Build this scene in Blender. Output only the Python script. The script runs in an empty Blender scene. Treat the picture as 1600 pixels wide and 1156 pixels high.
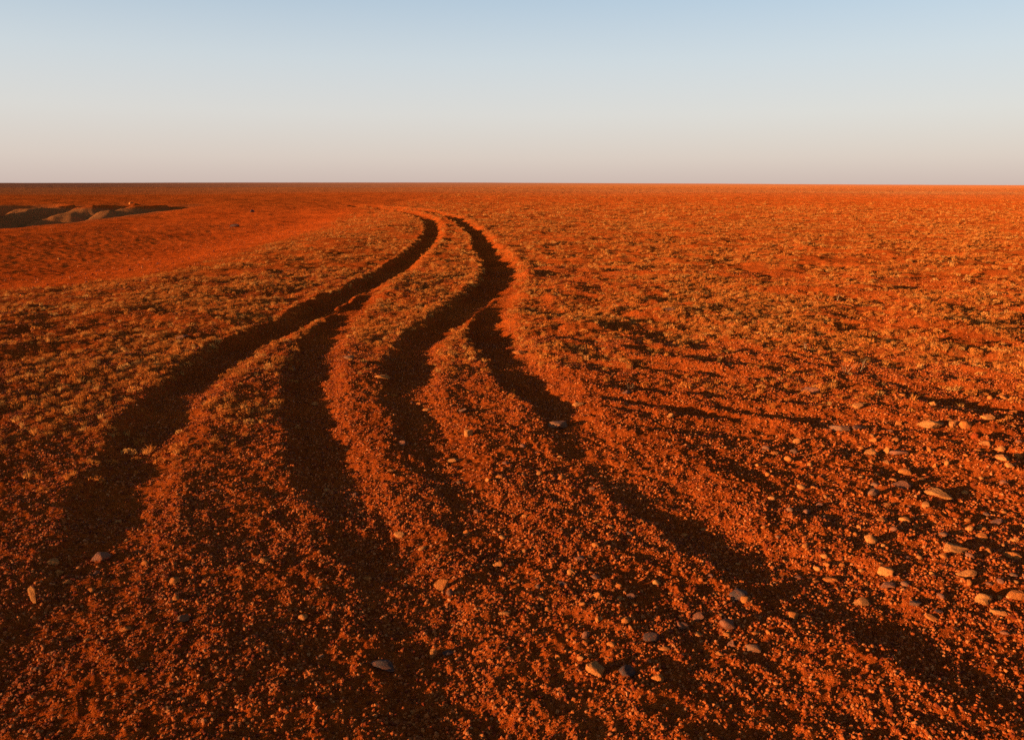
import bpy, math, random
import numpy as np

C = bpy.context.scene.collection
R = math.radians

# ------------------------------------------------------------------ camera, sky, sun, exposure
EYE, PITCH, FPX = 1.5, math.atan((578 - 288) / 1244.0), 1244.0
cam_d = bpy.data.cameras.new('camera'); cam = bpy.data.objects.new('camera', cam_d); C.objects.link(cam)
cam_d.sensor_width = 36; cam_d.lens = 36 * FPX / 1600
cam_d.clip_start = 0.05; cam_d.clip_end = 60000
cam.location = (0, 0, EYE); cam.rotation_euler = (math.pi / 2 - PITCH, R(-0.12), 0)
bpy.context.scene.camera = cam

SUN_EL, SUN_AZ = 6.8, 27.0          # light travels towards +x, a little away from the viewer
w = bpy.data.worlds.new('World'); bpy.context.scene.world = w; w.use_nodes = True
nt = w.node_tree; bg = nt.nodes['Background']
sky = nt.nodes.new('ShaderNodeTexSky'); sky.sky_type = 'NISHITA'; sky.sun_disc = False
sky.sun_elevation = R(SUN_EL); sky.sun_rotation = R(270 - SUN_AZ)
sky.dust_density = 1.6; sky.ozone_density = 2.2; sky.air_density = 1.0; sky.altitude = 100
# dusty evening air: pale and mauve along the horizon, thinning out upwards, the same all round
EXPO, SKY = 1.6, 0.08
geo = nt.nodes.new('ShaderNodeTexCoord'); sep = nt.nodes.new('ShaderNodeSeparateXYZ')
nt.links.new(geo.outputs['Generated'], sep.inputs[0])
fac = nt.nodes.new('ShaderNodeMapRange'); fac.interpolation_type = 'SMOOTHSTEP'
fac.inputs['From Min'].default_value = 0.1; fac.inputs['From Max'].default_value = 0.5
fac.inputs['To Min'].default_value = 0.85; fac.inputs['To Max'].default_value = 0.0
nt.links.new(sep.outputs['Z'], fac.inputs['Value'])
hz = nt.nodes.new('ShaderNodeValToRGB'); e = hz.color_ramp.elements
e[0].position = 0.0; e[0].color = (.69, .555, .505, 1); e[1].position = .30; e[1].color = (.42, .56, .72, 1)
for p_, c_ in ((.03, (.755, .65, .595, 1)), (.08, (.76, .73, .705, 1)), (.14, (.675, .725, .76, 1)), (.20, (.56, .66, .76, 1))):
    q_ = e.new(p_); q_.color = c_
nt.links.new(sep.outputs['Z'], hz.inputs[0])
sc_ = nt.nodes.new('ShaderNodeVectorMath'); sc_.operation = 'SCALE'; sc_.inputs['Scale'].default_value = 1 / (SKY * 2 ** EXPO)
nt.links.new(hz.outputs[0], sc_.inputs[0])
mx = nt.nodes.new('ShaderNodeMix'); mx.data_type = 'RGBA'
nt.links.new(fac.outputs['Result'], mx.inputs['Factor'])
nt.links.new(sky.outputs[0], mx.inputs[6]); nt.links.new(sc_.outputs[0], mx.inputs[7])
nt.links.new(mx.outputs[2], bg.inputs['Color'])
bg.inputs['Strength'].default_value = SKY
sd = bpy.data.lights.new('sun', 'SUN'); so = bpy.data.objects.new('sun', sd); C.objects.link(so)
sd.energy = 5.0; sd.angle = R(0.53); sd.color = (1.0, 0.66, 0.34)
a = R(SUN_AZ)
from mathutils import Vector
so.rotation_euler = Vector((math.cos(a), math.sin(a), -math.tan(R(SUN_EL)))).to_track_quat('-Z', 'Y').to_euler()
so.location = (-30, -10, 30)
vs = bpy.context.scene.view_settings
vs.view_transform = 'Standard'; vs.look = 'None'; vs.gamma = 1; vs.use_curve_mapping = False
vs.exposure = EXPO
bpy.context.scene.cycles.use_denoising = False

# ------------------------------------------------------------------ helpers
def gp(px, py, z=0.0):
    """ground point seen at a pixel of the photograph, for ground at height z"""
    u, v = (px - 800) / FPX, (578 - py) / FPX
    dy = math.cos(PITCH) + v * math.sin(PITCH); dz = v * math.cos(PITCH) - math.sin(PITCH)
    t = (z - EYE) / min(dz, -1e-3)
    return (u * t, dy * t)

def _h(ix, iy, s):
    n = (ix.astype(np.int64) * 374761393 + iy.astype(np.int64) * 668265263 + s * 1442695041) & 0xFFFFFFFF
    n = ((n ^ (n >> 13)) * 1274126177) & 0xFFFFFFFF
    return (n ^ (n >> 16)) & 0xFFFF

_ga = np.arange(65536) * (2 * np.pi / 65536)
_GX, _GY = np.cos(_ga).astype(np.float32), np.sin(_ga).astype(np.float32)
def perlin(x, y, s=0):
    xi, yi = np.floor(x), np.floor(y)
    fx, fy = (x - xi).astype(np.float32), (y - yi).astype(np.float32)
    xi, yi = xi.astype(np.int64), yi.astype(np.int64)
    def g(a, b):
        k = _h(xi + a, yi + b, s)
        return _GX[k] * (fx - a) + _GY[k] * (fy - b)
    u, v = fx * fx * fx * (fx * (fx * 6 - 15) + 10), fy * fy * fy * (fy * (fy * 6 - 15) + 10)
    n0 = g(0, 0) * (1 - u) + g(1, 0) * u
    n1 = g(0, 1) * (1 - u) + g(1, 1) * u
    return (n0 * (1 - v) + n1 * v) * 1.5

def sst(x, a, b):
    t = np.clip((x - a) / (b - a), 0, 1)
    return t * t * (3 - 2 * t)

def polydist(x, y, pts, wid):
    """distance to a polyline and the interpolated width / progress there"""
    best = np.full(x.shape, 1e9); W = np.zeros(x.shape); T = np.zeros(x.shape); S = np.zeros(x.shape)
    n = len(pts) - 1
    for i in range(n):
        (ax, ay), (bx, by) = pts[i], pts[i + 1]
        dx, dy = bx - ax, by - ay; L = dx * dx + dy * dy
        t = np.clip(((x - ax) * dx + (y - ay) * dy) / L, 0, 1)
        ex, ey = x - ax - t * dx, y - ay - t * dy
        d = np.hypot(ex, ey); m = d < best
        best = np.where(m, d, best); W = np.where(m, wid[i] + t * (wid[i + 1] - wid[i]), W)
        T = np.where(m, (i + t) / n, T)
        S = np.where(m, np.sign(ex * dy - ey * dx), S)
    return best, W, T, S

def smooth_poly(p, k=5):
    p = np.array(p, float); out = []
    for i in range(len(p) - 1):
        a0, a1, a2, a3 = p[max(i - 1, 0)], p[i], p[i + 1], p[min(i + 2, len(p) - 1)]
        for j in range(k):
            t = j / k
            out.append(.5 * ((2 * a1) + (a2 - a0) * t + (2 * a0 - 5 * a1 + 4 * a2 - a3) * t * t + (3 * a1 - a0 - 3 * a2 + a3) * t ** 3))
    out.append(p[-1]); return np.array(out)

# wheel ruts: photo pixel of the centre line, half width in metres, depth in metres
RUTS = [
 # the left wheel track, bending in from the far bank down to the lower left
 ([(480,317,.35,.03),(545,319,.35,.06),(600,323,.32,.07),(640,331,.3,.07),(668,345,.26,.085),(674,360,.23,.09),(657,382,.21,.09),(630,408,.2,.085),(590,432,.2,.085),
   (530,462,.2,.09),(475,490,.19,.09),(425,515,.19,.085),(370,537,.19,.085),(315,575,.19,.085),(270,612,.19,.085),(230,665,.18,.085),(200,720,.18,.08),
   (175,770,.17,.075),(150,830,.16,.06),(120,890,.16,.045),(70,980,.16,.04),(10,1080,.16,.03)], 5),
 # its inner branch, turning straight down the picture
 ([(600,438,.1,.02),(560,468,.15,.05),(522,495,.17,.065),(497,527,.18,.07),(478,560,.17,.07),(474,600,.16,.07),(480,640,.16,.07),(489,680,.16,.07),
   (500,720,.155,.07),(515,765,.15,.065),(545,805,.14,.06),(575,850,.14,.055),(612,910,.14,.05),(645,980,.14,.045),(690,1080,.14,.035),(720,1150,.14,.03)], 5),
 # the right wheel track, down to the fork and on to the middle
 ([(530,317,.35,.03),(590,320,.35,.06),(640,325,.32,.07),(690,335,.3,.07),(722,349,.27,.09),(745,367,.24,.1),(757,388,.24,.1),(770,408,.26,.1),(775,428,.26,.1),
   (757,450,.24,.09),(725,475,.22,.075),(692,500,.21,.075),(658,522,.2,.075),(638,548,.18,.07),(632,582,.16,.065),(634,615,.16,.06),(646,650,.15,.05),
   (670,695,.13,.04),(710,750,.13,.035),(755,820,.14,.035),(800,900,.14,.03),(850,1000,.14,.025),(900,1100,.14,.02)], 5),
 # the branch that swings out across the stony ground to the lower right
 ([(800,436,.12,.02),(775,470,.16,.055),(756,500,.18,.075),(762,532,.2,.08),(786,562,.19,.075),(815,597,.18,.07),(850,627,.17,.065),(880,658,.17,.042),
   (922,697,.2,.044),(975,740,.2,.044),(1040,792,.2,.05),(1110,840,.18,.062),(1200,884,.19,.065),(1300,935,.2,.065),(1400,985,.2,.065),(1520,1040,.2,.06),(1700,1110,.2,.05)], 5),
]
RUTS = [(smooth_poly([gp(x, y) + (hw, d) for x, y, hw, d in p]), k) for p, k in RUTS]
# small wandering ridges and scrapes
SCRAPES = [[(880,531),(930,541),(975,545),(1040,559),(1112,571),(1200,577),(1330,588)], [(805,557),(840,552),(875,552),(970,567),(1040,585)],
           [(990,578),(1075,580),(1150,591),(1260,592)], [(1240,512),(1330,531),(1400,535),(1480,527),(1600,506)], [(960,492),(1010,485),(1090,478)],
           [(925,620),(990,632),(1060,645),(1130,655)], [(545,565),(590,575),(640,578)], [(880,500),(940,515),(1010,520)],
          
           [(1130,640),(1200,655),(1290,664)]]
SCRAPES = [np.array([gp(x, y) for x, y in s]) for s in SCRAPES]
FAN = gp(745, 435)
BARE = [gp(*p) for p in [(-700,520),(-350,480),(-100,448),(60,437),(180,424),(300,412),(380,392),(470,362),(550,332),(580,322)]]
BARE = np.array(BARE)

def side_of_bare(x, y):
    """positive metres beyond the grassy bench, on the bare red slope to the left"""
    o = np.argsort(BARE[:, 1]); yb = BARE[o, 1]; xb = BARE[o, 0]
    return np.interp(y, yb, xb) - x

# crests of the eroded spurs below the far bank: x, y, height
SPURS = [[(-27.5, 38, -1.2), (-30, 43, -.6), (-33, 50, -.15)], [(-31.0, 45.5, -1.4), (-31.6, 49, -.9), (-31.5, 53, -.3), (-30, 57, -.1)],
         [(-28.9, 47.0, -1.4), (-28.2, 49.4, -.8), (-27.4, 51.6, -.2), (-26, 55, -.02)], [(-25.2, 47.6, -1.1), (-24.9, 50.2, -.35), (-24.4, 53.6, -.05), (-23.5, 57, .0)],
         [(-22.3, 51, -.5), (-21.6, 56, -.08), (-20, 60, 0)], [(-37, 44, -1.2), (-38, 51, -.2)]]

def terrain(x, y, full=False):
    x = np.asarray(x, float); y = np.asarray(y, float); r = np.hypot(x, y)
    z = np.zeros_like(x)
    # broad swells
    z += .05 * perlin(x / 7, y / 9, 1) * sst(r, 5, 14) + .25 * perlin(x / 45, y / 60, 2) * sst(r, 30, 120) + .6 * perlin(x / 260, y / 160, 3) * sst(r, 150, 600)
    z += 2.5 * perlin(x / 1800, y / 700, 4) * sst(r, 800, 3000)
    z += 14 * np.exp(-((x / np.maximum(y, 1) + .05) / .45) ** 2) * sst(y, 4500, 7500) 
    # bare slope, hollow and spur on the left
    gate = sst(y, 6, 15)
    vz = np.interp(y, [14, 18, 22, 30, 36, 45, 55, 65, 78], [-.6, -.65, -.75, -.75, -.7, -.55, -.3, -.08, 0])
    kz = np.interp(y, [14, 25, 36, 42.6, 49, 55, 65, 78], [-.5, -.5, -.46, -.45, -.31, -.09, .18, .05])
    t1, t2 = sst(-x, 4.0, 12), sst(-x, 10.5, 22)
    zl = vz * t1 + (kz - vz) * t2
    sel = np.where((x < -18) & (y > 20) & (y < 90))[0] if x.ndim == 1 else []
    if len(sel):
        xs, ys = x[sel], y[sel]
        fl = sst(-xs, 22.3, 27.5) * sst(ys, 30, 38) * (1 - sst(ys, 53 + 1.5 * np.sin(xs * .9), 58 + 1.5 * np.sin(xs * .9)))
        zf = zl[sel] * (1 - fl) + fl * (-1.9 + .3 * perlin(xs / 3, ys / 3, 22))
        for i, p in enumerate(SPURS):
            d, W, T, S = polydist(xs, ys, [q[:2] for q in p], [q[2] for q in p])
            d = np.abs(d + .5 * perlin(xs / 1.6, ys / 1.6, 24 + i))
            tent = W + .24 - .55 * np.maximum(np.sqrt(d * d + .25) - .5, 0)
            zf = np.where(fl > .02, np.maximum(zf, np.minimum(tent, .12)), zf)
        zl[sel] = zf + fl * (.10 * perlin(xs / .9, ys / 1.2, 23) + .05 * perlin(xs / .35, ys / .4, 29))
    z += gate * zl
    bare_w = sst(-x, 5, 9) * sst(y, 8, 14) * (1 - sst(r, 70, 100))
    z += bare_w * (.035 * perlin(x / 3.0, y / 4.0, 21) + .010 * perlin(x / .9, y / 1.0, 25) + .014 * perlin(x / .33, y / .35, 26) + .014 * perlin(x / .15, y / .15, 27) * (1 - sst(r, 30, 50)))
    z -= .2 * sst(-x / np.maximum(y, 1), .2, .6) * sst(y, 85, 120)
    # ruts
    rutm = np.zeros_like(x); berm = np.zeros_like(x)
    near = np.where((r < 85) & (y > -1))[0] if x.ndim == 1 else None
    if near is not None and len(near):
        xn, yn = x[near], y[near]
        wob = .05 * perlin(xn * 1.6, yn * 1.6, 31) + .03 * perlin(xn * 5, yn * 5, 32) + .015 * perlin(xn * 13, yn * 13, 35)
        dz = np.zeros(len(near)); rm = np.zeros(len(near)); bm = np.zeros(len(near))
        deep = np.zeros(len(near))
        for p, _ in RUTS:
            bx0, bx1, by0, by1 = p[:,0].min() - 1, p[:,0].max() + 1, p[:,1].min() - 1, p[:,1].max() + 1
            s = np.where((xn > bx0) & (xn < bx1) & (yn > by0) & (yn < by1))[0]
            d, W, T, S = polydist(xn[s], yn[s], [tuple(q[:2]) for q in p], list(p[:, 2]))
            _, D, _, _ = (None, np.interp(T, np.linspace(0, 1, len(p)), p[:, 3]), None, None)
            q = (d + wob[s]) / W * np.where(S < 0, .66, 1.2)
            prof = 1 - sst(q, .35, 1.45)
            deep[s] = np.maximum(deep[s], D * prof); rm[s] = np.maximum(rm[s], prof * np.clip(D / .05, 0, 1))
            b = np.exp(-((q - 1.5) / .38) ** 2) * D
            bm[s] = np.maximum(bm[s], b)
        rn = np.hypot(xn, yn); soft = np.interp(rn, [2.3, 3.2, 4.5, 7, 10], [.25, .40, .56, .8, 1])
        dz = -deep * soft * (1 + (.42 - .15 * sst(rn, 4.5, 8)) * perlin(xn * 1.3, yn * 1.3, 34)) + (.03 + .17 * sst(rn, 6, 12)) * bm * (1 - rm) * (1 + 1.2 * perlin(xn * 1.7, yn * 1.7, 33))
        for i, p in enumerate(SCRAPES):
            s = np.where((xn > p[:,0].min() - .4) & (xn < p[:,0].max() + .4) & (yn > p[:,1].min() - .4) & (yn < p[:,1].max() + .4))[0]
            if not len(s): continue
            d, W, T, S = polydist(xn[s], yn[s], [tuple(q) for q in p], [.1] * len(p))
            amp = (.026 + .02 * perlin(T * 9, T * 0 + .5, 40 + i)) * np.sin(np.pi * np.clip(T, .02, .98)) ** .5
            dd = d * S + .5 * wob[s]
            dz[s] += amp * (.8 * np.exp(-((dd - .05) / .07) ** 2) - np.exp(-((dd + .08) / .09) ** 2)) * (1 - rm[s])
        z[near] += dz; rutm[near] = rm * (.3 + .7 * sst(rn, 4, 9)); berm[near] = bm
    # striations fanning out of the fork of the tracks
    fx, fy = x - FAN[0], y - FAN[1]
    th, fr = np.arctan2(fx, -fy), np.hypot(fx, fy)
    st = sst(fr, 1.2, 5) * (fy < 0) * (1 - .55 * rutm)
    z += st * (.014 * perlin(th * 16, fr * .55, 51) + .011 * perlin(th * 41, fr * 1.1, 52) * sst(th, -.2, .5) + .006 * perlin(th * 95, fr * 2.0, 53) * sst(th, .1, .6))
    # lumps of the grassy ground
    lump = (.22 + .78 * sst(r, 4.5, 10)) * (1 - .8 * rutm)
    lb = 1 - .75 * sst(side_of_bare(x, y), -.3, 1.2) * (y > 7)
    z += lump * lb * (.058 * perlin(x / 1.3, y / .95, 61) + .03 * perlin(x / .5, y / .42, 62) + .016 * perlin(x / .21, y / .19, 63) * (1 - sst(r, 20, 40)))
    far = sst(r, 25, 60)
    z += far * .06 * perlin(x / 2.2, y / 2.4, 64)
    # low wind-worn undulations drawn out across the stony ground and the near grass
    uu, vv = x * .95 - y * .31, x * .31 + y * .95
    z += sst(r, 3.5, 6) * (1 - sst(r, 16, 26)) * sst(x, -.8, 1.0) * (1 - rutm) * (.034 * perlin(uu / 1.7, vv / .42, 65) + .016 * perlin(uu / .7, vv / .16, 66))
    # gravelly roughness
    g = 1 - .6 * rutm
    nr = 1 - sst(r, 9, 20)
    z += g * ((.006 + .006 * sst(r, 4, 8)) * perlin(x / .22, y / .2, 71) + .010 * perlin(x / .085, y / .08, 72)) * nr
    z += (1 - .4 * rutm) * (.0062 * perlin(x / .034, y / .034, 73) + .0035 * perlin(x / .017, y / .017, 74)) * (1 - sst(r, 5, 11))
    if full:
        return z, rutm, berm
    return z

def veg_mask(x, y, rutm):
    r = np.hypot(x, y)
    v = sst(r, 5.2, 8.5)
    v = np.where(x < -1.6, np.maximum(v, sst(r, 3.9, 6.5)), v)
    # the stony fan on the right stays bare further out
    v *= 1 - .9 * sst(x - (y - 3.5) * .9, 1.5, 3.5) * (1 - sst(y, 6.0, 8.0)) 
    v *= np.clip(1 - 1.5 * rutm, 0, 1)
    b = side_of_bare(x, y)
    v *= 1 - sst(b + 1.2 * perlin(x / 2, y / 3, 81), -.4, .8) * (y > 7)
    v *= .12 + .88 * sst(perlin(x / 1.9, y / 1.6, 82) + .8 * perlin(x / .6, y / .55, 83), -.35, .4)
    return v

# ------------------------------------------------------------------ materials
def mat(name):
    m = bpy.data.materials.new(name); m.use_nodes = True
    return m, m.node_tree, m.node_tree.nodes['Principled BSDF']
def node(nt, t, **kw):
    n = nt.nodes.new(t)
    for k, v in kw.items(): setattr(n, k, v)
    return n
def ramp_node(nt, src, stops, interp='LINEAR'):
    n = nt.nodes.new('ShaderNodeValToRGB'); n.color_ramp.interpolation = interp
    e = n.color_ramp.elements
    e[0].position, e[0].color = stops[0][0], stops[0][1] + (1,)
    e[1].position, e[1].color = stops[-1][0], stops[-1][1] + (1,)
    for p, c in stops[1:-1]:
        q = e.new(p); q.color = c + (1,)
    nt.links.new(src, n.inputs[0]); return n
def mixc(nt, f, a, b, blend='MIX'):
    n = nt.nodes.new('ShaderNodeMix'); n.data_type = 'RGBA'; n.blend_type = blend
    for i, s in ((0, f), (6, a), (7, b)):
        if isinstance(s, (int, float)): n.inputs[i].default_value = s
        elif isinstance(s, tuple): n.inputs[i].default_value = s + (1,)
        else: nt.links.new(s, n.inputs[i])
    return n.outputs[2]

def ground_material():
    m, nt, b = mat('red_earth')
    tc = node(nt, 'ShaderNodeTexCoord')
    def noise(scale, det=4, rough=.55, map_scale=None):
        n = node(nt, 'ShaderNodeTexNoise'); n.inputs['Scale'].default_value = scale; n.inputs['Detail'].default_value = det; n.inputs['Roughness'].default_value = rough
        if map_scale:
            mp = node(nt, 'ShaderNodeMapping'); mp.inputs['Scale'].default_value = map_scale
            nt.links.new(tc.outputs['Object'], mp.inputs[0]); nt.links.new(mp.outputs[0], n.inputs['Vector'])
        else: nt.links.new(tc.outputs['Object'], n.inputs['Vector'])
        return n.outputs['Fac']
    c1 = ramp_node(nt, noise(38, 5, .65), [(.3, (.25, .036, .004)), (.5, (.36, .062, .008)), (.72, (.44, .092, .015))]).outputs[0]
    c2 = ramp_node(nt, noise(.7, 5), [(.3, (.78, .66, .6)), (.7, (1.12, 1.1, 1.05))]).outputs[0]
    col = mixc(nt, 1.0, c1, c2, 'MULTIPLY')
    # far plain: bands of pale dry grass and bare red earth
    band = ramp_node(nt, noise(1, 3, .5, (.0035, .016, 1)), [(.46, (0, 0, 0)), (.6, (1, 1, 1))]).outputs[0]
    at = node(nt, 'ShaderNodeAttribute', attribute_name='masks'); sp = node(nt, 'ShaderNodeSeparateColor')
    nt.links.new(at.outputs['Color'], sp.inputs[0])
    far = node(nt, 'ShaderNodeMath', operation='MULTIPLY'); nt.links.new(band, far.inputs[0]); nt.links.new(sp.outputs['Blue'], far.inputs[1])
    col = mixc(nt, far.outputs[0], col, (.38, .13, .035))
    scrub = node(nt, 'ShaderNodeMath', operation='MULTIPLY'); nt.links.new(sp.outputs['Blue'], scrub.inputs[0]); scrub.inputs[1].default_value = .75
    col = mixc(nt, scrub.outputs[0], col, (.25, .072, .022))
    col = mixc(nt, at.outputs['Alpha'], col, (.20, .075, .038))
    # litter of dry plants where they grow
    lit = node(nt, 'ShaderNodeMath', operation='MULTIPLY'); nt.links.new(sp.outputs['Red'], lit.inputs[0])
    nt.links.new(ramp_node(nt, noise(9, 5, .7), [(.42, (0, 0, 0)), (.66, (.8, .8, .8))]).outputs[0], lit.inputs[1])
    col = mixc(nt, lit.outputs[0], col, (.35, .11, .022))
    ab = node(nt, 'ShaderNodeAttribute', attribute_name='bare')
    col = mixc(nt, ab.outputs['Fac'], col, mixc(nt, 1.0, (.50, .075, .009), c2, 'MULTIPLY'))
    # greyer clay of the eroded banks
    col = mixc(nt, sp.outputs['Green'], col, (.25, .085, .025))
    nt.links.new(col, b.inputs['Base Color'])
    b.inputs['Roughness'].default_value = .95; b.inputs['Specular IOR Level'].default_value = 0; b.inputs['Diffuse Roughness'].default_value = 1.0
    bu = node(nt, 'ShaderNodeBump'); bu.inputs['Strength'].default_value = .9; bu.inputs['Distance'].default_value = .012
    nt.links.new(noise(110, 4, .7), bu.inputs['Height'])
    bu2 = node(nt, 'ShaderNodeBump'); bu2.inputs['Strength'].default_value = 1.0; bu2.inputs['Distance'].default_value = .08
    nt.links.new(noise(9, 6, .75), bu2.inputs['Height']); nt.links.new(bu.outputs[0], bu2.inputs['Normal'])
    nt.links.new(bu2.outputs[0], b.inputs['Normal'])
    return m

def speck_material(name, stops, rough=.6, spec=.4, fine=60, thin=0):
    m, nt, b = mat(name)
    oi = node(nt, 'ShaderNodeObjectInfo'); tc = node(nt, 'ShaderNodeTexCoord')
    base = ramp_node(nt, oi.outputs['Random'], stops).outputs[0]
    n = node(nt, 'ShaderNodeTexNoise'); n.inputs['Scale'].default_value = fine; n.inputs['Detail'].default_value = 5; n.inputs['Roughness'].default_value = .7
    nt.links.new(tc.outputs['Object'], n.inputs['Vector'])
    v = ramp_node(nt, n.outputs['Fac'], [(.3, (.62, .55, .5)), (.68, (1.2, 1.18, 1.15))]).outputs[0]
    colr = mixc(nt, 1.0, base, v, 'MULTIPLY')
    if fine == 5:
        n2 = node(nt, 'ShaderNodeTexNoise'); n2.inputs['Scale'].default_value = 1.3; n2.inputs['Detail'].default_value = 6; n2.inputs['Roughness'].default_value = .7
        nt.links.new(tc.outputs['Object'], n2.inputs['Vector'])
        colr = mixc(nt, ramp_node(nt, n2.outputs['Fac'], [(.42, (0, 0, 0)), (.66, (.5, .5, .5))]).outputs[0], colr, (.34, .065, .009))
    nt.links.new(colr, b.inputs['Base Color'])
    if thin:
        tr = node(nt, 'ShaderNodeBsdfTranslucent'); nt.links.new(colr, tr.inputs['Color']); ms = node(nt, 'ShaderNodeMixShader'); ms.inputs[0].default_value = thin
        nt.links.new(b.outputs[0], ms.inputs[1]); nt.links.new(tr.outputs[0], ms.inputs[2]); nt.links.new(ms.outputs[0], nt.nodes['Material Output'].inputs['Surface'])
    b.inputs['Roughness'].default_value = rough; b.inputs['Specular IOR Level'].default_value = spec
    b.inputs['Diffuse Roughness'].default_value = .8
    bu = node(nt, 'ShaderNodeBump'); bu.inputs['Strength'].default_value = .7; bu.inputs['Distance'].default_value = .12 if fine == 5 else .004
    nt.links.new(n.outputs['Fac'], bu.inputs['Height']); nt.links.new(bu.outputs[0], b.inputs['Normal'])
    return m

M_GROUND = ground_material()
M_GRAVEL = speck_material('gravel_grain', [(0, (.11, .014, .003)), (.35, (.25, .044, .007)), (.7, (.37, .080, .014)), (.93, (.42, .11, .022)), (1, (.45, .15, .045))], .6, .04, 90)
M_STONE = {
    'tan': speck_material('tan_stone', [(0, (.48, .16, .038)), (1, (.56, .205, .05))], .9, .05, 5),
    'orange': speck_material('orange_stone', [(0, (.44, .12, .022)), (1, (.50, .15, .03))], .9, .05, 5),
    'red': speck_material('red_stone', [(0, (.34, .045, .007)), (1, (.38, .055, .009))], .9, .05, 5),
    'grey': speck_material('grey_stone', [(0, (.20, .082, .036)), (1, (.25, .105, .05))], .85, .1, 5),
    'mauve': speck_material('mauve_stone', [(0, (.22, .075, .034)), (1, (.28, .10, .05))], .85, .08, 5),
    'dark': speck_material('dark_stone', [(0, (.045, .027, .022)), (1, (.075, .045, .035))], .8, .1, 5),
}
M_GRASS = speck_material('dry_grass', [(0, (.38, .105, .016)), (.4, (.52, .155, .025)), (.75, (.57, .20, .036)), (1, (.61, .28, .07))], .8, .02, 30, .35)
M_SCRUB = speck_material('dry_scrub', [(0, (.30, .082, .014)), (.5, (.45, .12, .019)), (1, (.52, .155, .025))], .85, .02, 30, .25)
M_TWIG = speck_material('dry_twig', [(0, (.36, .19, .08)), (1, (.42, .24, .11))], .8, .2, 40)

def link_mesh(name, verts, faces, m, smooth=False):
    me = bpy.data.meshes.new(name); me.from_pydata(verts, [], faces); me.update()
    if m: me.materials.append(m)
    if smooth: me.polygons.foreach_set('use_smooth', [True] * len(me.polygons))
    return me

# ------------------------------------------------------------------ ground: one sheet to the horizon
front = np.linspace(R(-57), R(57), 1200)
back = np.linspace(R(57), R(303), 60)[1:-1]
ang = np.concatenate([front, back]); nA = len(ang)
rad = [.15, .35, .55, .75, .9]
while rad[-1] < 70: rad.append(rad[-1] * 1.0056)
while rad[-1] < 150: rad.append(rad[-1] * 1.011)
while rad[-1] < 45000: rad.append(rad[-1] * 1.045)
rad = np.array(rad); nR = len(rad)
gx = (rad[:, None] * np.sin(ang)[None]).ravel(); gy = (rad[:, None] * np.cos(ang)[None]).ravel()
gz, rutm, berm = terrain(gx, gy, True)
co = np.empty((nR * nA + 1, 3), np.float32); co[:-1, 0] = gx; co[:-1, 1] = gy; co[:-1, 2] = gz; co[-1] = (0, 0, gz[:nA].mean())
i = np.arange(nR - 1)[:, None] * nA; j = np.arange(nA)[None]; jn = (j + 1) % nA
quads = np.stack([i + j, i + nA + j, i + nA + jn, i + jn], -1).reshape(-1, 4)[:, ::-1]
tris = np.stack([np.full(nA, nR * nA), np.arange(nA), (np.arange(nA) + 1) % nA], -1)[:, ::-1]
loops = np.concatenate([quads.ravel(), tris.ravel()]).astype(np.int32)
starts = np.concatenate([np.arange(len(quads)) * 4, len(quads) * 4 + np.arange(len(tris)) * 3]).astype(np.int32)
me = bpy.data.meshes.new('ground')
me.vertices.add(len(co)); me.vertices.foreach_set('co', co.ravel())
me.loops.add(len(loops)); me.loops.foreach_set('vertex_index', loops)
me.polygons.add(len(starts)); me.polygons.foreach_set('loop_start', starts)
me.polygons.foreach_set('use_smooth', np.ones(len(starts), bool))
me.update(calc_edges=True)
vg = veg_mask(gx, gy, rutm) * (1 - .6 * sst(np.hypot(gx, gy), 50, 75))
clay = np.clip(sst(-gx, 21, 24) * sst(gy, 36, 42) * (1 - sst(gy, 56, 64)) * sst(-gz + .12 * perlin(gx / 1.5, gy / 2, 92), -.06, .2) * (.8 + .5 * perlin(gx / 5, gy / 6, 91)), 0, .9)
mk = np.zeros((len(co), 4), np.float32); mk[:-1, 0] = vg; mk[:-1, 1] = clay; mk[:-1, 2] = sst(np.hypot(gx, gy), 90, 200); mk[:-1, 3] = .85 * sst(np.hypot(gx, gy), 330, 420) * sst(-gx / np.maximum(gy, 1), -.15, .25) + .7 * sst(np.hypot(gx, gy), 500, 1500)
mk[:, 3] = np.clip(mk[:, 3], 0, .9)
at = me.color_attributes.new('masks', 'FLOAT_COLOR', 'POINT'); at.data.foreach_set('color', mk.ravel())
ba = me.attributes.new('bare', 'FLOAT', 'POINT'); bv = np.zeros(len(co), np.float32)
bv[:-1] = sst(side_of_bare(gx, gy) + .8 * perlin(gx / 2, gy / 3, 81), .2, 2.0) * (gy > 7) * (1 - sst(np.hypot(gx, gy), 52, 66)) * (1 - sst(-gx, 21.5, 25) * sst(gy, 34, 42)) * .85
ba.data.foreach_set('value', bv)
me.materials.append(M_GROUND)
ground = bpy.data.objects.new('ground', me); C.objects.link(ground)
ground['kind'] = 'structure'; ground['label'] = 'red stony desert plain cut by wheel ruts, running to the horizon'; ground['category'] = 'ground'

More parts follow.
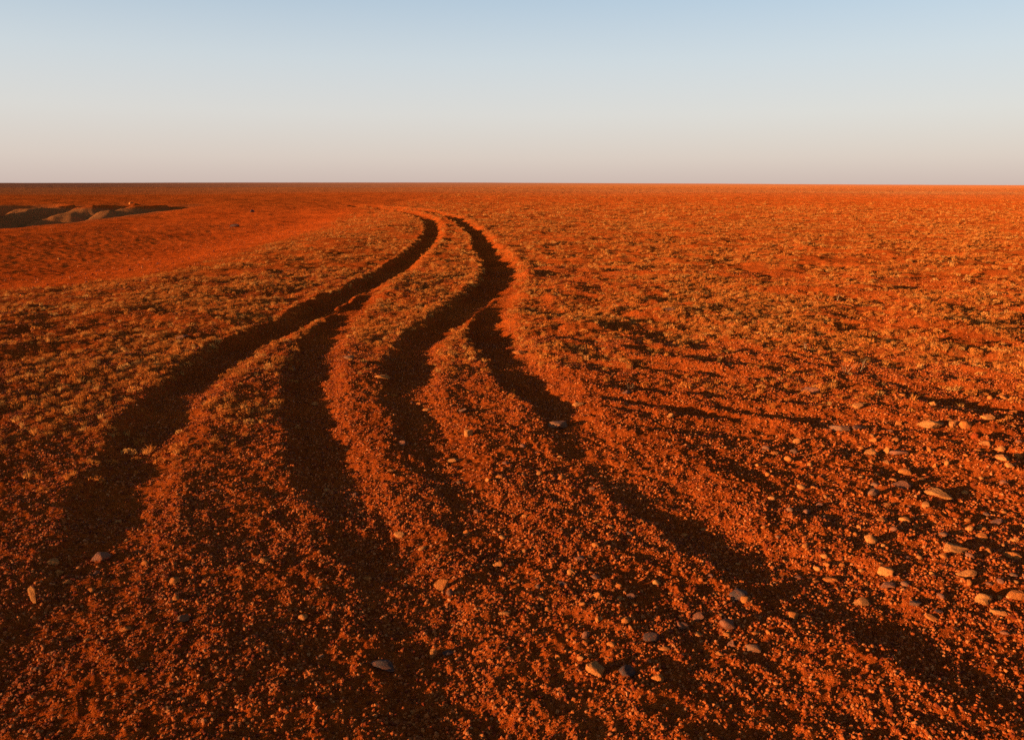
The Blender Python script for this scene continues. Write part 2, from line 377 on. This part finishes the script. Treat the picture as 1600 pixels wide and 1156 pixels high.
# ------------------------------------------------------------------ stone shapes
rng = np.random.default_rng(7)
def ico(sub):
    import bmesh
    bm = bmesh.new(); bmesh.ops.create_icosphere(bm, subdivisions=sub, radius=1)
    v = np.array([p.co[:] for p in bm.verts]); f = [[q.index for q in p.verts] for p in bm.faces]; bm.free()
    return v, f
ICO = {k: ico(k) for k in (1, 2, 3)}
def stone_mesh(name, seed, m, cuts=7, sub=3, smooth=True):
    """a unit pebble: ball with planes sheared off and a rough skin"""
    g = np.random.default_rng(seed); v, f = ICO[sub]; v = v.copy()
    for _ in range(cuts):
        n = g.normal(size=3); n /= np.linalg.norm(n); o = g.uniform(.42, .82)
        h = v @ n; k = h > o
        v[k] -= n * ((h[k] - o) * .92)[:, None]
    ph = g.uniform(0, 6, (6, 3)); fr = g.uniform(1.5, 5.5, (6, 3))
    s = sum(np.sin((v * fr[i] + ph[i]).sum(1)) for i in range(6)) / 6
    s2 = sum(np.sin((v * (fr[i] * 2.7) + ph[i] * 3).sum(1)) for i in range(6)) / 6
    v *= (1 + .15 * s + .07 * s2)[:, None]
    v /= np.abs(v).max(0)
    return link_mesh(name, v.tolist(), f, m, smooth)

# ------------------------------------------------------------------ scatter by geometry nodes
def scatter(name, pos, rot, scl, pick, variants, label):
    me = bpy.data.meshes.new(name); me.vertices.add(len(pos)); me.vertices.foreach_set('co', pos.astype(np.float32).ravel())
    for n_, t, d in (('rot', 'FLOAT_VECTOR', rot), ('scl', 'FLOAT_VECTOR', scl)):
        q = me.attributes.new(n_, t, 'POINT'); q.data.foreach_set('vector', d.astype(np.float32).ravel())
    q = me.attributes.new('pick', 'INT', 'POINT'); q.data.foreach_set('value', pick.astype(np.int32))
    o = bpy.data.objects.new(name, me); C.objects.link(o)
    src = bpy.data.collections.new(name + '_kinds')
    for k, vm in enumerate(variants):
        s = bpy.data.objects.new(name + '_kind', vm); src.objects.link(s)
    g = bpy.data.node_groups.new(name + '_scatter', 'GeometryNodeTree')
    g.interface.new_socket('Geometry', in_out='INPUT', socket_type='NodeSocketGeometry'); g.interface.new_socket('Geometry', in_out='OUTPUT', socket_type='NodeSocketGeometry')
    N = g.nodes.new; L = g.links.new
    gi, go = N('NodeGroupInput'), N('NodeGroupOutput')
    ci = N('GeometryNodeCollectionInfo'); ci.inputs['Collection'].default_value = src; ci.inputs['Separate Children'].default_value = True; ci.inputs['Reset Children'].default_value = True
    ip = N('GeometryNodeInstanceOnPoints'); ip.inputs['Pick Instance'].default_value = True
    def attr(n_, t):
        a_ = N('GeometryNodeInputNamedAttribute'); a_.data_type = t; a_.inputs['Name'].default_value = n_
        return a_.outputs['Attribute']
    er = N('FunctionNodeEulerToRotation'); L(attr('rot', 'FLOAT_VECTOR'), er.inputs[0])
    L(gi.outputs[0], ip.inputs['Points']); L(ci.outputs[0], ip.inputs['Instance']); L(attr('pick', 'INT'), ip.inputs['Instance Index'])
    L(er.outputs[0], ip.inputs['Rotation']); L(attr('scl', 'FLOAT_VECTOR'), ip.inputs['Scale']); L(ip.outputs[0], go.inputs[0])
    md = o.modifiers.new('scatter', 'NODES'); md.node_group = g
    o['kind'] = 'stuff'; o['label'] = label; o['category'] = name.replace('_', ' ')
    return o

def sector(n, r0, r1, half=50, power=0.0):
    """random points; power 0 is even in radius squared (even per square metre)"""
    th = R(half) * rng.uniform(-1, 1, n); u = rng.uniform(0, 1, n)
    if power == 0: r = np.sqrt(r0 * r0 + u * (r1 * r1 - r0 * r0))
    else: r = (r0 ** power + u * (r1 ** power - r0 ** power)) ** (1 / power)
    return r * np.sin(th), r * np.cos(th), r

# gravel
X, Y, S = [], [], []
for n, r0, r1, lo, hi in ((270000, 1.0, 4, .0016, .0058), (340000, 4, 8, .002, .0064), (160000, 8, 15, .0035, .0085), (30000, 15, 45, .008, .022)):
    x, y, r = sector(int(n * 1.25) if r1 < 9 else n, r0, r1, 63 if r1 < 9 else 52); X.append(x); Y.append(y); S.append(lo + 1.35 * (hi - lo) * rng.uniform(0, 1, len(x)) ** 3.2)
gxx, gyy, gs = np.concatenate(X), np.concatenate(Y), np.concatenate(S)
z, rm, bm_ = terrain(gxx, gyy, True)
clump = perlin(gxx / .35, gyy / .3, 101) + .6 * perlin(gxx / .1, gyy / .1, 102)
keep = (((rr := np.hypot(gxx, gyy)) < 15) | (side_of_bare(gxx, gyy) > 0)) & (rng.uniform(0, 1, len(z)) > .45 * rm) & (rng.uniform(0, 1, len(z)) < .66 + .5 * clump)
gxx, gyy, gs, z = gxx[keep], gyy[keep], gs[keep], z[keep]
n = len(z)
scl = gs[:, None] * rng.uniform(.7, 1.3, (n, 3)); scl[:, 2] *= 1.0
grav = [stone_mesh('gravel_grain', 100 + k, M_GRAVEL, 4, 1, False) for k in range(6)]
scatter('gravel', np.stack([gxx, gyy, z + gs * .25], -1), rng.uniform(0, 6.28, (n, 3)) * (.15, .15, 1), scl, rng.integers(0, 6, n), grav, 'loose red gravel strewn over the ground near the ruts')

# dry grass and low scrub
def blade_tuft(seed, nb, hgt, spread, width):
    g = np.random.default_rng(seed); v, f = [], []
    for _ in range(nb):
        a_ = g.uniform(0, 6.28); r0 = spread * .45 * g.uniform(0, 1) ** .7; L_ = hgt * g.uniform(.45, 1.05); lean = g.uniform(.1, .9) * spread
        bx, by = r0 * math.cos(a_), r0 * math.sin(a_); tx, ty = bx + lean * math.cos(a_ + g.normal() * .5), by + lean * math.sin(a_ + g.normal() * .5)
        s_ = g.uniform(0, 3.14); wx, wy = width * math.cos(s_), width * math.sin(s_); k = len(v)
        mx_, my_ = bx + (tx - bx) * .35, by + (ty - by) * .35
        v += [(bx - wx, by - wy, -.015), (bx + wx, by + wy, -.015), (mx_ + wx * .8, my_ + wy * .8, L_ * .6), (mx_ - wx * .8, my_ - wy * .8, L_ * .6), (tx, ty, L_)]
        f += [(k, k + 1, k + 2, k + 3), (k + 3, k + 2, k + 4)]
    return v, f
def scrub_tuft(seed, nl, hgt, spread, leaf):
    g = np.random.default_rng(seed); v, f = [], []
    for _ in range(nl):
        d = g.normal(size=3); d /= np.linalg.norm(d); d[2] = abs(d[2]); rr = g.uniform(.45, 1) ** .6
        p = d * rr * (spread, spread, hgt); n1 = g.normal(size=3); n1 /= np.linalg.norm(n1); n2 = np.cross(n1, g.normal(size=3)); n2 /= np.linalg.norm(n2)
        k = len(v); L_ = leaf * g.uniform(.6, 1.4)
        v += [tuple(p - n1 * L_), tuple(p + n2 * L_ * .45), tuple(p + n1 * L_), tuple(p - n2 * L_ * .45)]; f += [(k, k + 1, k + 2, k + 3)]
    return v, f
kinds = [link_mesh('grass_tuft', *blade_tuft(200 + k, 34, .062, .05, .0028), M_GRASS) for k in range(4)]
kinds += [link_mesh('scrub_tuft', *scrub_tuft(220 + k, 70, .052, .065, .012), M_SCRUB if k % 2 else M_GRASS) for k in range(4)]
X, Y, Z, Q, ROT = [], [], [], [], []
for n, r0, r1, lo, hi in ((78000, 3.8, 14, .25, .85), (84000, 14, 36, .4, 1.15), (40000, 36, 75, .9, 2.0), (26000, 75, 200, 1.2, 2.6), (14000, 200, 500, 2.0, 4.0)):
    x, y, r = sector(n, r0, r1, 54, 0 if r1 < 150 else .6)
    z, rm, _ = terrain(x, y, True); v = veg_mask(x, y, rm)
    thin = np.where(r > 52, 1 - .75 * sst(r, 52, 70) * (1 - sst(perlin(x / 60, y / 40, 111), .1, .5)), 1)
    k = rng.uniform(0, 1, n) < v * thin
    X.append(x[k]); Y.append(y[k]); Z.append(z[k]); Q.append((lo + (hi - lo) * rng.uniform(0, 1, k.sum()) ** 2))
x, y, z, q = map(np.concatenate, (X, Y, Z, Q)); n = len(x)
rot = np.stack([rng.normal(0, .12, n), rng.normal(0, .12, n), rng.uniform(0, 6.28, n)], -1)
scatter('dry_grass', np.stack([x, y, z - .004], -1), rot, q[:, None] * rng.uniform(.8, 1.2, (n, 3)), rng.integers(0, 8, n), kinds, 'low dry grass and scrub covering the plain beside the ruts')
print('gravel', len(gxx), 'tufts', n)

# ------------------------------------------------------------------ single stones
def put(o, name, label, cat, group=None):
    o['label'] = label; o['category'] = cat
    if group: o['group'] = group
    return o
ST = 'stones scattered over the ground'
def add_stone(px, py, wpx, hpx, colour, kind, label, seed, group=ST, name='stone'):
    x, y = gp(px, py + hpx * .35); z0 = float(terrain(np.array([x]), np.array([y]))[0])
    x, y = gp(px, py + hpx * .35, z0)
    z0 = float(terrain(np.array([x]), np.array([y]))[0])
    sl = math.sqrt(x * x + y * y + (EYE - z0) ** 2); m = sl / FPX; g = random.Random(seed)
    wd = .92 * wpx * m
    if kind == 's': h, dp, sink = wd * .34, wd * .7, .24
    elif kind == 'u': h, dp, sink = hpx * m * 1.15, wd * .7, .12
    elif kind == 'b': h, dp, sink = wd * .75, wd * .85, .27
    else: h, dp, sink = min(wd * .68, hpx * m * 1.15), wd * .8, .27
    me = stone_mesh(name, 1000 + seed, M_STONE[colour], {'s': 11, 'u': 12, 'b': 13}.get(kind, 8), 3, kind == 'r')
    o = bpy.data.objects.new(name, me); C.objects.link(o)
    o.scale = (wd / 2, dp / 2, h / 2); o.location = (x, y + dp * .3, z0 + h * (.5 - sink))
    o.rotation_euler = (g.uniform(-.16, .16), g.uniform(-.16, .16), g.uniform(-.5, .5))
    return put(o, name, label, 'stone', group)

STONES = [
 # beyond the swinging rut, on the edge of the dry grass
 (1345,632,22,11,'tan','r','rounded pale stone casting a shadow, alone between the grass edge and the stony patch'),
 (1413,617,12,6,'orange','r','small orange stone just under the dry grass, behind the rounded pale stone'),
 (1460,630,13,8,'tan','b','small blocky pale stone behind the big flat slab'),
 (1548,622,10,6,'orange','r','tiny orange stone at the edge of the grass near the picture edge'),
 (1548,651,22,8,'tan','s','long low pale stone close to the picture edge, above the trio with the slab'),
 (1458,664,40,14,'tan','s','large flat tan slab with a dark shadow behind it, beside two smaller blocks'),
 (1492,665,18,12,'tan','b','blocky tan stone touching the end of the large flat slab'),
 (1513,664,20,12,'orange','b','orange block second along from the large flat slab'),
 (1405,661,12,7,'orange','r','small round orange stone in front of the large slab on its grass-track side'),
 (1270,608,32,9,'mauve','s','broad low slab with a greyish top lying at the grass edge'),
 (1316,670,30,6,'grey','s','flat pale grey flake flush with the gravel in the open middle of the stony ground'),
 (1340,667,20,7,'mauve','s','flat mauve flake beside the pale grey flake'),
 (1366,680,12,6,'orange','r','upper of two small stones standing one over the other, past the grey flake'),
 (1367,690,13,8,'orange','b','lower of two small stones standing one over the other, past the grey flake'),
 (1365,706,28,8,'tan','s','thin flat tan stone left of the little pointed stone'.replace('left of','before')),
 (1387,704,12,13,'tan','u','little pointed stone standing upright between two flat ones'),
 (1408,707,30,12,'mauve','s','wide mauve-topped slab on the far side of the little pointed stone'),
 (1389,722,18,9,'tan','s','tilted tan flake just under the little pointed stone'),
 (1418,737,22,10,'orange','r','rounded orange stone with a red underside below the mauve-topped slab'),
 (1412,756,36,13,'mauve','s','large low mauve slab sunk in the gravel'),
 (1525,681,14,10,'red','b','reddish block under the orange block by the large slab'),
 (1530,702,14,6,'orange','s','small flat orange stone below the reddish block'),
 (1545,692,20,8,'tan','s','flat pale stone beside the reddish block'),
 (1566,701,14,8,'tan','b','small pale block between two flat stones at the picture edge'),
 (1594,712,14,10,'orange','r','round orange stone cut by the picture edge, in line with the flat pale stones'),
 (1572,716,30,9,'tan','s','long flat pale stone near the picture edge below the small pale block'),
 (1463,728,9,9,'orange','u','tiny upright orange stone alone in the gravel beyond the rounded orange one'),
 (1215,706,20,10,'orange','s','flat orange stone alone on bare gravel between the swinging rut and the stony patch'),
 (1367,768,18,14,'grey','r','round stone with a cold grey back, in the gravel below the rounded orange one'),
 (1448,787,16,12,'tan','r','round tan stone at the end of a long thin slab edge'),
 (1472,775,42,8,'tan','s','long thin slab edge rising out of the gravel behind a round tan stone'),
 (1387,788,16,7,'orange','s','flat orange stone halfway between the grey-backed and the round tan stone'),
 (1417,812,18,9,'tan','r','oval pale stone in the middle of the stony patch'),
 (1382,812,20,6,'orange','s','thin orange flake beside the oval pale stone'),
 (1364,843,23,14,'tan','r','brightest yellow-tan rounded stone, smooth, in the middle of the stony patch'),
 (1496,856,42,16,'tan','s','widest flat slab of the stony patch, straight-topped and sandy'),
 (1476,869,16,8,'orange','r','small orange stone at the foot of the widest flat slab'),
 (1562,813,22,10,'mauve','s','flat mauve stone above the widest slab toward the picture edge'),
 (1537,838,17,9,'orange','r','oval orange stone behind the widest flat slab'),
 (1587,842,14,10,'tan','b','small blocky tan stone near the picture edge level with the widest slab'),
 (1588,867,26,10,'orange','s','flat orange slab by the picture edge just under the blocky tan stone'),
 (1388,893,24,14,'tan','r','large rounded tan stone standing alone below the brightest one'),
 (1516,897,30,12,'tan','s','broad pale flake under the widest slab'),
 (1592,932,24,13,'orange','b','orange block half out of the picture at its edge'),
 (1538,940,26,15,'tan','b','large angular tan stone, upper of two lying end to end'),
 (1563,958,27,12,'tan','s','large flat tan stone, lower of two lying end to end'),
 (1468,955,15,8,'dark','s','small slate-dark pebble among the tan stones beside the swinging rut'),
 (1433,942,22,8,'grey','s','flat pebble with a pale greyish top on the bank of the swinging rut'),
 (1350,940,32,10,'tan','s','long tan stone lying on the bank of the swinging rut'),
 (1300,905,24,10,'orange','s','slanted orange flake on the lip of the swinging rut'),
 (1393,916,26,7,'mauve','s','thin mauve flake under the large rounded tan stone'),
 (1460,966,24,10,'orange','s','flat orange stone just past the slate-dark pebble'),
 (1276,908,14,6,'orange','s','small orange chip beside the slanted flake on the rut lip'),
 (1250,901,16,6,'mauve','s','dull mauve chip lying in the shadow of the swinging rut'),
 (1243,963,21,15,'orange','r','rounded orange stone on the near bank of the swinging rut'),
 # nearer ground between the middle rut and the swinging rut
 (893,895,18,12,'tan','b','blocky bright tan stone alone between the middle and the swinging rut'),
 (856,953,15,9,'orange','r','oval orange stone on the bank of the middle rut'),
 (931,1048,31,19,'tan','b','biggest bright orange-tan block close to the lower edge of the picture'),
 (979,967,17,12,'orange','r','round orange stone in front of the blocky tan one'),
 (936,968,14,9,'orange','r','small orange stone beside the round orange one'),
 (908,1030,15,10,'tan','r','pale stone just behind the biggest bright block'),
 (873,1025,12,11,'orange','b','small orange cube on the far side of the pale stone by the biggest block'),
 (1158,931,32,12,'dark','r','large oval stone with a dark grey back and lit rim'),
 (1095,964,24,15,'mauve','r','large dull mauve stone in the shade, below the dark-backed oval'),
 (1068,979,21,13,'mauve','b','dull mauve block beside the larger mauve stone'),
 (1020,997,28,15,'dark','r','dark slate-grey stone in the shade of the ridge'),
 (1040,1014,22,9,'orange','s','flat orange stone touching the dark slate-grey one'),
 (1138,992,15,14,'orange','r','ball-like orange stone among three dull mauve ones'),
 (1140,976,26,14,'mauve','r','rounded mauve stone just over the ball-like orange one'),
 (1145,1006,15,10,'mauve','b','small mauve stone just under the ball-like orange one'),
 (1180,1015,24,13,'grey','r','smooth pale grey pebble, the only one near the lower edge'),
 (1128,1021,16,8,'orange','s','flat orange chip beside the smooth pale grey pebble'),
 (983,1050,27,15,'dark','r','dark grey stone next to the biggest bright block'),
 (1030,1062,20,10,'orange','r','orange stone next to the dark grey one by the lower edge'),
 (990,931,20,11,'mauve','s','flat mauve stone behind a small orange one'),
 (994,944,11,10,'orange','r','small orange stone tucked under the flat mauve one'),
 (935,931,17,10,'orange','b','orange block midway between the blocky tan stone and the flat mauve one'),
 (881,912,18,8,'dark','s','dark flake lying under the blocky bright tan stone'),
 (908,872,22,10,'mauve','s','mauve flake behind the blocky bright tan stone'),
 (1072,835,11,7,'tan','r','small pale stone on the edge of the swinging rut'),
 (1155,879,10,6,'tan','r','tiny pale stone lying in the bed of the swinging rut'),
 (1167,936,16,12,'orange','r','orange stone leaning on the dark-backed oval'),
 (1100,825,14,6,'tan','s','thin tan chip near the small pale stone by the swinging rut'),
 # ridge between the inner and the middle rut
 (625,837,19,13,'tan','r','rounded tan stone on the ridge beside the inner rut'),
 (730,831,19,13,'orange','r','tilted oval orange stone, lone beside the middle rut'),
 (779,884,20,10,'tan','r','flat-sided bright stone at the rim of the middle rut'),
 (690,914,27,20,'orange','b','large earth-covered clod of orange stone beside the inner rut'),
 (790,960,21,11,'tan','s','long tan stone on the near ridge past the middle rut'),
 (678,1021,13,20,'tan','u','pointed upright tan stone with a dark side by the inner rut'),
 (701,1019,20,9,'dark','s','dark flat stone in the shadow of the pointed upright one'),
 (803,806,11,8,'orange','r','first of two small orange stones side by side'),
 (821,806,11,8,'orange','b','second of two small orange stones side by side'),
 (611,736,15,7,'orange','s','flat orange stone on the crest between inner and middle rut'),
 (782,747,15,10,'orange','r','orange stone halfway up the fan of ridges'),
 (763,750,12,8,'tan','r','pale stone beside the orange one halfway up the fan of ridges'),
 # the grass-edged rut and the corner below it
 (82,877,16,17,'tan','b','wedge-shaped bright stone beside the grass-edged rut'),
 (92,895,13,8,'orange','r','small orange stone under the wedge-shaped one'),
 (155,875,28,14,'mauve','r','dull rounded stone lying in the grass-edged rut'),
 (248,842,15,13,'red','b','brick-red cube-like stone on the bank of the grass-edged rut'),
 (53,936,11,24,'tan','u','thin yellow sliver of stone standing on edge in the corner'),
 (285,968,20,13,'grey','b','grey-backed stone with lit foot between the grass-edged and inner rut'),
 (272,911,18,10,'orange','r','orange clod straight below the brick-red stone'),
 (196,985,22,9,'orange','s','slanting orange flake in the shaded corner gravel'),
 (475,966,17,13,'tan','r','rounded tan stone in the shade of the inner rut bank'),
 (413,878,17,12,'orange','r','orange clod on the ridge between grass-edged and inner rut'),
 (320,911,11,9,'orange','r','small orange stone on its own beside the orange clod'),
 (600,1042,40,18,'dark','s','broad dark stone half buried at the lower edge of the picture'),
 # further up the tracks
 (545,559,20,7,'grey','s','flat grey stone on the ridge where the inner rut begins'),
 (597,588,26,7,'tan','s','thin slab with a lit edge on the rim of the middle rut'),
 (492,634,13,6,'tan','r','small pale stone lying in the inner rut'),
 (466,666,13,7,'orange','r','small orange stone on the shaded edge of the inner rut'),
 (732,676,19,15,'tan','u','upright wedge of tan stone on the ridge inside the swinging rut'),
 (709,720,24,9,'tan','s','flat tan stone below the upright wedge'),
 (655,631,9,6,'orange','r','tiny orange stone in the bed of the middle rut'),
 (630,692,15,9,'mauve','r','mauve stone on the ridge left by the middle rut'.replace('left by','beside')),
 (723,643,18,6,'grey','s','thin grey flake above the upright wedge'),
 (668,643,16,5,'tan','s','thin tan flake on the edge of the middle rut'),
 (874,665,48,13,'grey','s','biggest flat slab with a blue-grey top at the bend of the swinging rut'),
 (903,633,24,9,'tan','s','tan slab with a dark back just beyond the swinging rut'),
 (1050,649,17,8,'tan','b','pale block alone on the gravel beyond the swinging rut'),
 (980,612,20,5,'mauve','s','thin mauve slab on the gravel just below the grass'),
 (813,553,28,9,'orange','s','flat lump of red earth crust at the rim of the swinging rut'),
 (1047,481,24,8,'dark','s','dark grey stone lying in the dry grass'),
 (282,528,26,7,'grey','s','low grey stone half hidden in the dry grass beyond the grass-edged rut'),
 # bare slope and far ground
 (366,354,16,5,'dark','s','dark flat stone on the bare red slope'),
 (394,340,9,6,'dark','b','dark block at the top of the bare red slope'),
 (205,332,8,8,'tan','b','pale boulder standing on the rim of the eroded gully'),
 (90,397,6,4,'tan','r','small pale stone at the foot of the bare red slope'),
 (533,362,9,4,'tan','s','pale flat stone in the grass beside the bare slope'),
 (487,375,11,4,'tan','s','pale flake on the edge of the bare red slope'),
 (245,399,9,5,'dark','s','little dark stone in the hollow of the bare slope'),
]
for i, t in enumerate(STONES): add_stone(*t, seed=i)

# small pebbles that nothing tells apart, kept in three places
PEB = [('small half-buried pebble among the many littering the stony patch beyond the swinging rut', 'small pebbles of the stony patch', 96, [(1180,690),(1600,600),(1640,1040),(1420,950),(1180,850)]),
       ('small loose pebble among the many on the ground between the middle and the swinging rut', 'small pebbles inside the swinging rut', 46, [(680,700),(850,690),(1180,910),(1230,1060),(900,1080)]),
       ('small loose pebble among the many on the ridges before the middle rut', 'small pebbles on the track ridges', 30, [(520,640),(640,700),(800,1060),(40,1060),(120,800),(300,700)])]
def inside(x, y, poly):
    c = False
    for k in range(len(poly)):
        (x1, y1), (x2, y2) = poly[k - 1], poly[k]
        if (y1 > y) != (y2 > y) and x < (x2 - x1) * (y - y1) / (y2 - y1) + x1: c = not c
    return c
proto = {(c, k): stone_mesh('pebble', 3000 + 10 * k + len(c), M_STONE[c], 4, 2) for c in ('tan', 'orange', 'mauve', 'grey') for k in range(3)}
pr = random.Random(5); seen = [(t[0], t[1]) for t in STONES]
for label, group, cnt, poly in PEB:
    k = 0
    while k < cnt:
        px, py = pr.uniform(0, 1640), pr.uniform(600, 1080)
        if not inside(px, py, poly) or any(abs(px - a_) < 16 and abs(py - b_) < 10 for a_, b_ in seen): continue
        seen.append((px, py)); k += 1
        x, y = gp(px, py); z0 = float(terrain(np.array([x]), np.array([y]))[0])
        c = pr.choices(['orange', 'tan', 'mauve', 'grey'], [5, 4, 2, 1])[0]
        o = bpy.data.objects.new('pebble', proto[(c, pr.randrange(3))]); C.objects.link(o)
        q = math.sqrt(x * x + y * y + EYE * EYE) / FPX * pr.uniform(3.5, 7.5)
        o.scale = (q, q * pr.uniform(.6, .95), q * pr.uniform(.35, .7)); o.location = (x, y, z0 + o.scale[2] * .45); o.rotation_euler = (pr.uniform(-.3, .3), pr.uniform(-.3, .3), pr.uniform(0, 6.28))
        put(o, 'pebble', label, 'pebble', group)

# a few taller dead plants that stand out of the low cover
def dead_plant(px, py, hpx, seed, label, n):
    x, y = gp(px, py); z0 = float(terrain(np.array([x]), np.array([y]))[0]); m = math.hypot(x, y) / FPX; H = hpx * m
    g = random.Random(seed); v, f = [], []
    def stalk(p, d, L_, r, depth):
        segs = 4; ring = []
        for s_ in range(segs + 1):
            t = s_ / segs; rr = r * (1 - .7 * t); k = len(v)
            for q in range(3):
                an = q * 2.094; v.append((p[0] + rr * math.cos(an), p[1] + rr * math.sin(an), p[2]))
            ring.append(k)
            if s_: 
                for q in range(3): f.append((ring[-2] + q, ring[-2] + (q + 1) % 3, k + (q + 1) % 3, k + q))
            if depth and s_ in (1, 2, 3):
                stalk(p, (d[0] + g.uniform(-.8, .8), d[1] + g.uniform(-.8, .8), d[2] * .8), L_ * .42, rr * .7, depth - 1)
            d = (d[0] + g.uniform(-.18, .18), d[1] + g.uniform(-.18, .18), d[2]); q_ = L_ / segs
            nn = math.sqrt(d[0] ** 2 + d[1] ** 2 + d[2] ** 2); p = (p[0] + d[0] / nn * q_, p[1] + d[1] / nn * q_, p[2] + d[2] / nn * q_)
    for _ in range(n): stalk((g.uniform(-.01, .01), g.uniform(-.01, .01), -.01), (g.uniform(-.5, .5), g.uniform(-.5, .5), 1), H * g.uniform(.7, 1.05), .0022, 1)
    o = bpy.data.objects.new('dead_plant', link_mesh('dead_plant', v, f, M_TWIG)); C.objects.link(o); o.location = (x, y, z0)
    put(o, 'dead_plant', label, 'dead plant', 'taller dead plants in the low cover')
dead_plant(1346, 578, 28, 1, 'tall pale dead stalk standing above the grass beyond the stony patch', 2)
dead_plant(1322, 580, 22, 2, 'shorter branching dead stalk beside the tall pale one', 3)
dead_plant(984, 610, 17, 3, 'curling dead twig on bare gravel beyond the swinging rut', 3)
dead_plant(461, 570, 14, 4, 'dead twig at the head of the inner rut', 2)
dead_plant(545, 548, 12, 5, 'dead stems on the ridge by the flat grey stone', 3)
dead_plant(1308, 470, 14, 6, 'dead bush in the middle of the grassy plain', 5)
dead_plant(1258, 545, 16, 7, 'wispy dead stems in the grass behind the broad greyish slab', 4)
